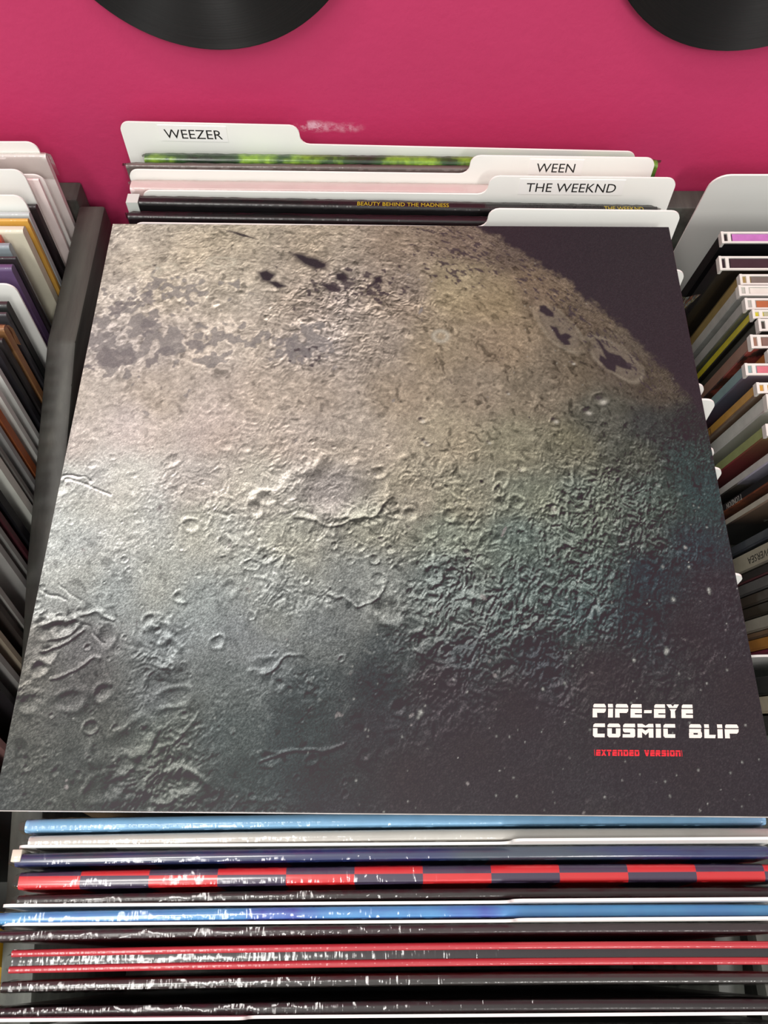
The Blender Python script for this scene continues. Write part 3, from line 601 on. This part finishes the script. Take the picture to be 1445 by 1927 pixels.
card(.0110, .3768, 1, 'blank white divider card just behind the moon sleeve, tab at its right end', GB, tabR(), th=.0135, yaw=-1.0, h=.3155)

# ------------------------------------------------------------------ middle bin, rows under the moon sleeve
GU_ = 'records under the moon sleeve'; GC = 'divider cards under the moon sleeve'
under = lambda y: -.345 + (y - .2073) * .0314 - TH - .0006
for i, (xr, y, what) in enumerate(((.1682, .3358, 'blank card tab peeking out beside the black gold-framed case'), (.1665, .2595, 'smaller blank card tab peeking out by the pale teal case'),
                              (.1704, .2498, 'largest blank card tab peeking out from under the moon sleeve'), (.1652, .2215, 'blank card tab peeking out beside the white case'),
                              (.1668, .2099, 'blank card corner peeking out beside the green and red case'), (.1664, .1540, 'lowest blank card tab peeking out from under the moon sleeve'))):
    card(xr - .159, y, 1, what, GC, tabR(), ztop=under(y), yaw=0)
fill_cols = [(60, 62, 70), (150, 60, 50), (36, 36, 40), (190, 186, 176), (52, 70, 96), (30, 30, 32), (120, 100, 76), (44, 40, 44), (80, 92, 84), (36, 34, 36)]
fills = [(.3590, .004), (.3480, .006), (.3270, .005), (.3150, .006), (.3010, .005), (.2870, .006), (.2720, .005), (.2370, .006), (.1960, .006), (.1820, .005), (.1680, .006), (.1400, .006), (.1270, .005), (.1130, .006), (.0990, .006), (.0850, .005), (.0705, .006)]
for i, (y, t) in enumerate(fills):
    c = fill_cols[i % len(fill_cols)]
    record(random.uniform(-.002, .002), y, 1, t, paper('jacket_%d_%d_%d' % c, c, .4, .5, .1), 'upright record hidden under the moon sleeve', GU_, h=.313)
# loose corners of clear film sticking out at the right of the moon sleeve
def film_corner(loc, w_, h_, rot, label):
    rg = random.Random(int(loc[1] * 1e4)); V = []; F = []; n = 6
    for j in range(n + 1):
        for i in range(n + 1):
            k = 1 - .55 * j / n
            V.append((w_ * (i / n) * k, rg.uniform(-.0009, .0009), -h_ * j / n))
    for j in range(n):
        for i in range(n): F.append((j * (n + 1) + i, j * (n + 1) + i + 1, (j + 1) * (n + 1) + i + 1, (j + 1) * (n + 1) + i))
    o = obj('film_flap', V, F, FILM, smooth=60, label=label, cat='plastic film'); o.location = loc; o.rotation_euler = rot
film_corner((.1585, .3190, Z(-.3490)), .017, .022, (0, .0, .2), 'clear plastic film flap sticking out below the top right tab of the moon sleeve')
film_corner((.1575, .1605, Z(-.3525)), .009, .010, (0, .3, .1), 'small clear film point sticking out low at the right edge of the moon sleeve')

# ------------------------------------------------------------------ middle bin, front rows
GF = 'records in front of the moon sleeve'; GFC = 'divider cards in front of the moon sleeve'
LB = paper('light_blue_jacket', (140, 188, 224), .42, .5, .05, 200)
PW = paper('pearl_white_jacket', (206, 202, 196), .35, .8, .04)
NV = blotch('navy_jacket', [(.35, (48, 58, 76)), (.5, (38, 48, 104)), (.65, (66, 78, 96))], 14, (.6, 2, 2), .35, .9)
DK = paper('dark_brown_jacket', (40, 31, 31), .4, .35, .15)
SKY = blotch('sky_cobalt_paint_print', [(.40, (88, 166, 216)), (.54, (80, 146, 208)), (.60, (74, 98, 186)), (.70, (98, 158, 216))], 16, (1, .4, .4), .4, .9)
MR = paper('dark_maroon_jacket', (50, 34, 38), .4, .35, .15)
RD = paper('red_jacket', (172, 46, 54), .4, .7, .06)
def checker_mat():
    m, nt, b = new_mat('red_navy_chequered_print'); v = coords(nt); sp = nd(nt, 'ShaderNodeSeparateXYZ'); nt.links.new(v, sp.inputs[0])
    a = nd(nt, 'ShaderNodeMath', operation='MULTIPLY_ADD'); a.inputs[1].default_value = 1 / .0566; a.inputs[2].default_value = 20 + .335; nt.links.new(sp.outputs[0], a.inputs[0])
    g = nd(nt, 'ShaderNodeMath', operation='GREATER_THAN'); g.inputs[1].default_value = .0002; nt.links.new(sp.outputs[1], g.inputs[0])
    h = nd(nt, 'ShaderNodeMath', operation='MULTIPLY_ADD'); h.inputs[1].default_value = .5; nt.links.new(g.outputs[0], h.inputs[0]); nt.links.new(a.outputs[0], h.inputs[2])
    f = nd(nt, 'ShaderNodeMath', operation='FRACT'); nt.links.new(h.outputs[0], f.inputs[0])
    c = nd(nt, 'ShaderNodeMath', operation='GREATER_THAN'); c.inputs[1].default_value = .5; nt.links.new(f.outputs[0], c.inputs[0])
    nt.links.new(ramp(nt, c.outputs[0], [(0, srgb(70, 60, 86)), (1, srgb(214, 44, 50))]), b.inputs['Base Color'])
    b.inputs['Roughness'].default_value = .4; b.inputs['Coat Weight'].default_value = .6; b.inputs['Coat Roughness'].default_value = .12; return m
def pale_end(root, h, t):
    MB().box(-.1592, -.1550, -t / 2 + .0004, t / 2 - .0002, h - .010, h + .0003).build('inner_sleeve_end', paper('cream_inner_sleeve', (214, 208, 190), .5, .3, .08), root, .0004, 40, label='cream inner sleeve poking out at the left end')
FY = .35                                                 # small common yaw of the front rows
def front(xl, ya, yb_, m, label, wrap=None, bend=(.0006, -.0009), ztop=-.374, extra=None, wd=.315):
    xl, ya, yb_ = xl * .954, ya * .954, yb_ * .954
    return record(xl + wd / 2, (ya + yb_) / 2, .6, ya - yb_, m, label, GF, bend=bend, yaw=FY, wrap=wrap, ztop=ztop, extra=extra, wd=wd)
front(-.1597, .0560, .0500, LB, 'light blue record directly in front of the moon sleeve', 21)
front(-.1570, .0491, .0438, PW, 'pearl white record second in front of the moon sleeve', 22)
card(.004, .0409, .6, 'white divider card between the pearl white and the navy record', GFC, tabR(), yaw=FY, ztop=-.364, th=.010)
front(-.1613, .0418, .0360, NV, 'navy blue record with a shiny wrapped spine', 23, extra=pale_end)
front(-.1580, .0342, .0268, checker_mat(), 'record with red and navy chequered spine', 24)
front(-.1570, .0249, .0207, DK, 'thin dark brown record in front of the chequered one', 25)
card(.002, .0184, .6, 'white divider card behind the sky blue record', GFC, tabR(), yaw=FY, ztop=-.364, th=.010)
front(-.1650, .0182, .0132, SKY, 'sky blue record with cobalt paint patches on its spine', 26)
card(.003, .0115, .6, 'white divider card in front of the sky blue record', GFC, tabR(), yaw=FY, ztop=-.364, th=.010)
front(-.1645, .0111, .0069, MR, 'dark maroon record behind the red-edged one', 27)
def redbox(root, h, t):
    for s in (-1, 1):
        V, F = sleeve_mesh(.3154, h + .0012, .0027, (.0006, -.0009)); o = obj('cover_board', V, F, RD, root, smooth=35); o.location = (0, s * (t / 2 - .0009), 0)
    MB().box(-.1575, -.1562, -t / 2 + .001, t / 2 - .001, .002, h - .0004).build('side_board', paper('rose_edge', (206, 120, 130), .4, .5, .05), root)
front(-.1545, .0036, -.0042, paper('black_inner_board', (38, 34, 38), .4, .6, .1), 'thick record with two red cover edges and a black slot between', 28, extra=redbox)
front(-.1570, -.0074, -.0117, paper('black_gloss_jacket', (52, 48, 46), .28, .8, .2), 'black record with a silvery shine along its spine', 29)
front(-.1620, -.0166, -.0213, BLK2, 'black record behind the front white divider card', 30)
card(-.003, -.0212, .6, 'white divider card nearest to the viewer', GFC, tabL(), yaw=FY, ztop=-.364, th=.010)
front(-.1600, -.0262, -.0316, BLK, 'black record in front of all the divider cards', 31)

# ------------------------------------------------------------------ left bin
GL_ = 'records in the left bin'; GLC = 'divider cards in the left bin'
XR = -.2082
def left(kind, ybase, lean, t, rgb, label, dx=0., coat=.4, wrap=None, h=.315):
    yt = ybase + h * math.sin(R(lean)) + t / 2
    if kind == 'c':
        return card(XR - .159 - dx, yt, lean, label, GLC, (tabR() if wrap == 'R' else (-.055, .055) if wrap == 'M' else tabL()) if wrap else None, h=h, yaw=0)
    return record(XR - .1575 - dx, yt, lean, t, paper('jacket_%d_%d_%d' % rgb, rgb, .42, coat, .07), label, GL_, h=h, wrap=wrap)
left('c', .4330, .6, .001, None, 'white divider card farthest back in the left bin', .004, wrap='R', h=.309)
left('r', .4262, 1.2, .0040, (220, 212, 208), 'pinkish record in a loose clear sleeve at the back of the left bin', 0, .8, wrap=41)
left('c', .4130, 1.5, .001, None, 'white divider card second from the back of the left bin', .001, wrap=None, h=.312)
left('r', .4050, 1.6, .0018, (236, 220, 216), 'thin pale pink record in the left bin', .001)
left('c', .4005, 1.6, .001, None, 'white divider card with a high tab in front of the pale pink record', .006, wrap='R', h=.313)
left('r', .3915, 1.8, .0045, (34, 30, 32), 'black record between two white cards of the left bin', .004, h=.306)
left('c', .3815, 2.0, .001, None, 'white divider card in front of the black record of the left bin', .004, wrap='R', h=.310)
left('r', .3748, 2.05, .0038, (178, 184, 184), 'light grey record behind the yellow-orange one', .002, .7)
left('r', .3702, 2.1, .0026, (208, 160, 72), 'thin yellow-orange record of the left bin', .002, .5)
left('r', .3612, 2.2, .0062, (214, 208, 186), 'cream record in front of the yellow-orange one', .0035, .6)
left('r', .3568, 2.25, .0028, (196, 80, 66), 'record with a red top edge in the left bin', .016)
left('r', .3490, 2.3, .0050, (136, 146, 152), 'blue-grey record of the left bin', .0095, .6)
left('r', .3437, 2.35, .0035, (222, 184, 152), 'peach record of the left bin', .020)
left('r', .3400, 2.4, .0026, (46, 40, 44), 'thin dark record behind the purple one', .004)
left('r', .3318, 2.5, .0056, (94, 76, 112), 'purple record of the left bin', .005, .6)
left('c', .3206, 2.6, .001, None, 'white divider card in front of the purple record', .0015, wrap='M', h=.315)
left('r', .3040, 2.8, .0055, (44, 46, 46), 'dark green-black record of the left bin', .003, .7)
left('r', .2975, 2.9, .0032, (58, 58, 62), 'charcoal record with a silvery edge in the left bin', .002, .9)
left('r', .2870, 3.0, .0050, (158, 116, 78), 'tan brown record of the left bin', .0015, .6, wrap=42)
left('r', .2785, 3.1, .0040, (48, 44, 44), 'dark record in front of the tan brown one', .001)
left('r', .2705, 3.2, .0040, (40, 40, 44), 'near-black record behind two pale ones in the left bin', .001)
left('r', .2595, 3.4, .0036, (190, 192, 188), 'pale grey record of the left bin, rear one of two', .0005)
left('r', .2490, 3.5, .0036, (204, 206, 200), 'pale grey record of the left bin, front one of two', .0005)
left('r', .2372, 3.7, .0052, (160, 92, 56), 'rust orange record of the left bin', .0005)
left('r', .2300, 3.8, .0034, (150, 150, 148), 'mid grey record in front of the rust orange one', 0)
left('r', .2210, 3.9, .0026, (122, 120, 116), 'thin taupe record of the left bin', 0)
left('r', .2105, 4.3, .0058, (212, 214, 204), 'broad off-white record of the left bin', 0)
left('r', .1905, 5.3, .0056, (30, 30, 34), 'black record with a wide gap behind it in the left bin', 0)
left('r', .1818, 5.6, .0030, (84, 46, 52), 'maroon record of the left bin', 0)
left('r', .1715, 6.2, .0034, (150, 150, 146), 'grey record in front of the maroon one', 0)
left('r', .1605, 6.7, .0042, (160, 160, 156), 'second grey record in front of the maroon one', 0)
left('r', .1355, 8.0, .0036, (168, 166, 160), 'grey record standing alone in the left bin', 0)
left('r', .1278, 8.1, .0036, (70, 64, 60), 'dark brown record low in the left bin', 0)
left('r', .1150, 8.2, .0036, (172, 160, 140), 'beige record low in the left bin', 0)
left('r', .1040, 8.3, .0040, (160, 158, 154), 'pale record low in the left bin', 0)
left('r', .0910, 8.4, .0040, (42, 40, 42), 'black record low in the left bin', 0)
left('r', .0645, 8.7, .0040, (160, 120, 116), 'dusty pink record low in the left bin', 0)
left('r', .0480, 8.9, .0040, (34, 34, 36), 'black record at the front of the left bin', 0)
left('r', -.0350, 9.0, .0180, (206, 160, 40), 'yellow box set at the front of the left bin', -.0005)

# ------------------------------------------------------------------ right bin: disc cases
GD = 'disc cases in the right bin'
LEAN = 13.; CH, CW = .125, .142
def disc(x, y, spine, front, top, label, t=.0104, jewel=True, ztop=-.370, text=None, frontmat=None, spinemat=None):
    """x, y: left end and rear side of the top edge; the case tips towards the viewer"""
    a = R(LEAN); zt = max(ztop, -.4945 + CH * math.cos(a) + t * math.sin(a) + .0004)
    root = thing('disc_case', label, 'disc case', (x, y + CH * math.sin(a), Z(zt - CH * math.cos(a))), (a, 0, 0), GD)
    sm = spinemat or paper('spine_%d_%d_%d' % spine, spine, .4, .6, .10, 140)
    fm = frontmat or paper('cover_%d_%d_%d' % front, front, .4, .6, .12, 140)
    e = .0011 if jewel else 0
    MB().box(0, CW, -t + .0012, 0, 0, CH - e).build('spine', sm, root, .0002)
    MB().box(.0, CW, -t, -t + .0012, 0, CH - e).build('front_cover', fm, root, .0002)
    if jewel:
        tm = paper('tray_%d_%d_%d' % top, top, .3, .5, .1, 140)
        MB().box(.0065, CW - .0065, -t + .0014, -.0014, CH - e, CH - e + .0005).build('tray', tm, root)
        mb = MB()
        mb.box(-.0003, .0012, -t - .0002, .0002, CH - .0045, CH); mb.box(.0012, CW, -.0012, 0, CH - e, CH); mb.box(.0012, CW, -t, -t + .0012, CH - e, CH)
        mb.box(.0035, .0055, -t + .0012, -.0012, CH - e, CH); mb.box(CW - .003, CW, -t + .0012, -.0012, CH - e, CH)
        mb.build('case_rim', CLEARW, root, label='milky clear plastic rim')
    if text:
        for (s, side_, wd_, ht, pa, pb, rgb) in text:
            im = paper('ink_%d_%d_%d' % rgb, rgb, .4, 0, .03)
            tx = text_mesh(s, wd_, im, 'lettering', root, height=ht)
            if side_ == 'spine': tx.matrix_local = Matrix.Translation((-.00006, -t / 2 + pa, CH - pb)) @ Matrix(((0, 0, -1, 0), (0, -1, 0, 0), (-1, 0, 0, 0), (0, 0, 0, 1)))
            else: tx.matrix_local = Matrix.Translation((pa, -t - .00008, CH - pb)) @ Matrix.Rotation(PI / 2, 4, 'X')
    return root
W_ = (214, 212, 204)
# the big blank index card behind the cases
def index_card(x, y, ztop, wd, lean, label, base):
    h = (ztop - base) / math.cos(R(lean)); P = card_outline(wd, h, None, 0, .011)
    o = MB().prism([(p[0] + wd / 2, p[1]) for p in P], 1, -.0006, .0006).build('index_card', CARD, smooth=30, label=label, cat='divider card', group='blank index cards among the disc cases')
    o.location = (x, y + h * math.sin(R(lean)), Z(base)); o.rotation_euler = (R(lean), 0, 0)
index_card(.2055, .4285, -.3585, .155, 8.5, 'large blank white index card behind all the disc cases', -.4948)

disc(.2072, .3918, (30, 28, 30), (26, 25, 27), (186, 116, 182), 'disc case with a violet tray at the back of the row', .0078)
def frame_cover(root, t):
    gm = paper('gold_line', (150, 128, 92), .35, 0, .05); mb = MB()
    mb.box(.013, .130, -t - .0001, -t, CH - .0085, CH - .0080); mb.box(.013, .0135, -t - .0001, -t, .01, CH - .0085)
    mb.build('gold_frame_line', gm, root)
dB = disc(.2020, .3714, (28, 26, 30), (36, 33, 30), (52, 42, 46), 'black disc case with a thin gold frame line on its front', .0092, text=[('OF', 'front', .0052, .0028, .0175, .0112, (150, 146, 138))])
frame_cover(dB, .0092)
disc(.2116, .3569, (150, 128, 78), (196, 192, 182), (110, 104, 96), 'disc case with ochre spine and clear tray', .0070)
disc(.2092, .3481, (178, 178, 170), (170, 172, 166), (214, 210, 200), 'pale grey disc case with two white spine lines', .0066)
SW = blotch('grey_green_swirl_print', [(.35, (82, 90, 80)), (.5, (110, 114, 100)), (.6, (128, 134, 124)), (.7, (92, 100, 88))], 60, (1, 1, .35))
disc(.2109, .3382, (168, 168, 162), (110, 114, 100), (168, 98, 60), 'disc case with copper tray and grey-green swirled front', .0072, frontmat=SW)
disc(.2134, .3294, (196, 184, 44), (40, 40, 34), (170, 170, 140), 'bright yellow disc case', .0054)
disc(.2154, .3226, (60, 58, 50), (44, 42, 38), (66, 58, 66), 'dark disc case with white rim in front of the yellow one', .0075)
RBP = blotch('black_red_brush_print', [(.40, (30, 26, 28)), (.50, (44, 30, 32)), (.56, (140, 62, 58)), (.66, (168, 82, 72))], 90, (1, 1, .6))
disc(.2084, .3109, (142, 108, 90), (60, 40, 40), (120, 98, 88), 'disc case with brown spine and black and red front', .0082, frontmat=RBP)
disc(.2160, .3000, (176, 108, 52), (178, 110, 54), (90, 70, 60), 'orange disc case peeping out behind the pale teal one', .0066)
TP = zramp('slate_violet_print', 2, [(.05, (86, 66, 88)), (.09, (84, 92, 110)), (.125, (112, 104, 118))])
disc(.2012, .2905, (130, 158, 158), (96, 92, 110), (198, 112, 122), 'disc case with pale teal spine, pink tray and slate violet front', .0070, frontmat=TP)
disc(.2049, .2773, (192, 144, 58), (120, 96, 76), (150, 128, 112), 'ochre orange disc case', .0062, text=[('LIC', 'spine', .009, .0042, 0, .072, (70, 50, 30))])
WRD = blotch('white_red_print', [(.40, (200, 202, 196)), (.58, (196, 198, 192)), (.64, (170, 80, 80)), (.72, (60, 56, 56))], 40, (1, 1, .5))
disc(.2085, .2694, (206, 208, 200), (190, 192, 186), (206, 206, 200), 'white disc case with a red patch', .0084, frontmat=WRD)
GRD = zramp('dark_red_print', 2, [(.0, (96, 40, 44)), (.08, (134, 52, 54)), (.118, (128, 92, 64)), (.125, (140, 130, 84))])
disc(.2040, .2499, (154, 164, 108), (134, 52, 54), (222, 226, 170), 'disc case with green spine and dark red front', .0064, frontmat=GRD, text=[('JB', 'front', .0080, .0055, .0165, .018, (206, 188, 180))])
LND = zramp('lilac_landscape_print', 2, [(.04, (34, 34, 36)), (.072, (46, 44, 40)), (.086, (96, 90, 80)), (.10, (176, 174, 192)), (.125, (190, 188, 204))], wob=.03)
disc(.2060, .2352, (196, 196, 190), (150, 150, 160), (200, 200, 200), 'disc case with white spine and lilac landscape front', .0052, frontmat=LND)
BRN = blotch('rust_brown_print', [(.4, (70, 44, 34)), (.52, (112, 62, 42)), (.66, (156, 88, 52))], 50)
disc(.2060, .2240, (36, 36, 38), (112, 62, 42), (40, 40, 40), 'black disc case with white spine lettering and rust brown front', .0050, frontmat=BRN, text=[('T LONDON', 'spine', .022, .0034, 0, .060, (176, 174, 166))])
TAN = zramp('tan_to_black_print', 2, [(.03, (30, 27, 26)), (.060, (40, 34, 32)), (.085, (134, 112, 92)), (.125, (156, 138, 120))], wob=.012)
disc(.2060, .2140, (190, 186, 170), (150, 130, 112), (190, 186, 170), 'disc case with cream spine and tan front darkening downwards', .0044, frontmat=TAN, text=[('TS6Z8912', 'front', .030, .0042, .030, .062, (170, 168, 154))])
disc(.2060, .1955, (62, 68, 74), (48, 54, 62), (130, 130, 124), 'slate blue disc case with a pale upper edge', .0056)
disc(.2060, .1880, (168, 164, 144), (120, 116, 104), (160, 156, 140), 'beige disc case with dark lettering', .0104, jewel=False, text=[('OVERSEA', 'spine', .030, .0040, 0, .044, (50, 48, 44))])
disc(.2060, .1765, (48, 44, 42), (84, 46, 50), (50, 46, 46), 'dark disc case with a maroon streak', .0052)
disc(.2060, .1706, (92, 92, 90), (66, 66, 66), (100, 100, 100), 'mid grey disc case', .0066)
disc(.2060, .1632, (66, 58, 48), (54, 48, 40), (120, 116, 104), 'dark olive brown disc case', .0062)
disc(.2060, .1563, (56, 50, 40), (46, 42, 34), (70, 64, 54), 'darker olive disc case next to the pale one', .0062)
disc(.2060, .1494, (158, 156, 142), (130, 126, 112), (160, 158, 146), 'pale grey-green disc case with small dark marks', .0072)
disc(.2060, .1416, (122, 98, 74), (90, 74, 58), (110, 96, 80), 'thin brown disc case', .0034, jewel=False)
disc(.2060, .1378, (176, 124, 56), (168, 116, 50), (170, 124, 60), 'ochre disc case low in the right bin', .0062, jewel=False)
disc(.2060, .1310, (120, 40, 62), (106, 34, 54), (110, 40, 60), 'maroon disc case behind the low index card', .0028, jewel=False)
index_card(.1900, .1385, -.4215, .150, 12, 'low blank white index card between the maroon and a black case', -.4948)
disc(.2078, .1170, (34, 33, 34), (30, 30, 30), (40, 40, 40), 'black disc case in front of the low index card', .0100)
disc(.2060, .1060, (196, 186, 160), (190, 180, 150), (200, 190, 170), 'cream disc case near the front of the right bin', .0090, jewel=False)
disc(.2060, .0955, (60, 58, 56), (50, 48, 46), (60, 60, 60), 'charcoal disc case nearest to the viewer in the right bin', .0104)

# ------------------------------------------------------------------ small records on the wall
def vinyl_mat():
    m, nt, b = new_mat('black_vinyl_grooves'); tc = nd(nt, 'ShaderNodeTexCoord')
    sp = nd(nt, 'ShaderNodeSeparateXYZ'); nt.links.new(tc.outputs['Object'], sp.inputs[0])
    cb = nd(nt, 'ShaderNodeCombineXYZ'); nt.links.new(sp.outputs[0], cb.inputs[0]); nt.links.new(sp.outputs[2], cb.inputs[1])
    ln = nd(nt, 'ShaderNodeVectorMath', operation='LENGTH'); nt.links.new(cb.outputs[0], ln.inputs[0])
    ns = nd(nt, 'ShaderNodeTexNoise', noise_dimensions='1D'); ns.inputs['Scale'].default_value = 900; ns.inputs['Detail'].default_value = 3; nt.links.new(ln.outputs['Value'], ns.inputs['W'])
    b.inputs['Base Color'].default_value = srgb(12, 11, 11)
    nt.links.new(ramp(nt, ns.outputs['Fac'], [(.3, (.50, .50, .50, 1)), (.7, (.66, .66, .66, 1))]), b.inputs['Roughness'])
    b.inputs['Anisotropic'].default_value = .96; b.inputs['Anisotropic Rotation'].default_value = .25
    tg = nd(nt, 'ShaderNodeTangent', direction_type='RADIAL', axis='Y'); nt.links.new(tg.outputs[0], b.inputs['Tangent'])
    bump(nt, ns.outputs['Fac'], .25, .0004, b.inputs['Normal']); b.inputs['Specular IOR Level'].default_value = .5
    return m
VIN = vinyl_mat(); LAB = paper('cream_centre_label', (214, 204, 180), .5, 0, .05); STEEL = paper('steel_nail', (150, 150, 150), .3, 0, .1)
def lathe(prof, n=96):
    V = []; F = []; k = len(prof)
    for i in range(n):
        a = 2 * PI * i / n
        for r, y in prof: V.append((r * math.cos(a), y, r * math.sin(a)))
    for i in range(n):
        for j in range(k - 1): F.append((i * k + j, i * k + j + 1, ((i + 1) % n) * k + j + 1, ((i + 1) % n) * k + j))
    return V, F
def wall_record(x, z, label):
    root = thing('vinyl_record', label, 'vinyl record', (x, WALL_Y - .005, Z(z)), (R(-1.2), 0, 0), 'small black records hung on the pink wall')
    Rr = .0873
    V, F = lathe([(.0035, .0008), (Rr - .001, .0008), (Rr, .0004), (Rr, -.0004), (Rr - .001, -.0009), (Rr - .004, -.0006), (Rr - .0045, -.0009), (.047, -.0009), (.045, -.0012), (.0035, -.0012), (.0035, .0008)])
    obj('disc', V, F, VIN, root, smooth=40)
    V, F = lathe([(.0036, -.0013), (.043, -.0013), (.043, -.0012), (.0036, -.0012), (.0036, -.0013)], 48); obj('centre_label', V, F, LAB, root, smooth=40)
    V, F = lathe([(.0001, -.004), (.0022, -.004), (.0022, -.003), (.0010, -.003), (.0010, .0045)], 16); obj('nail', V, F, STEEL, root, smooth=40)
wall_record(-.0940, -.2098, 'small black vinyl record on the wall above the WEEZER card')
wall_record(.1975, -.2105, 'small black vinyl record on the wall at the top right corner')
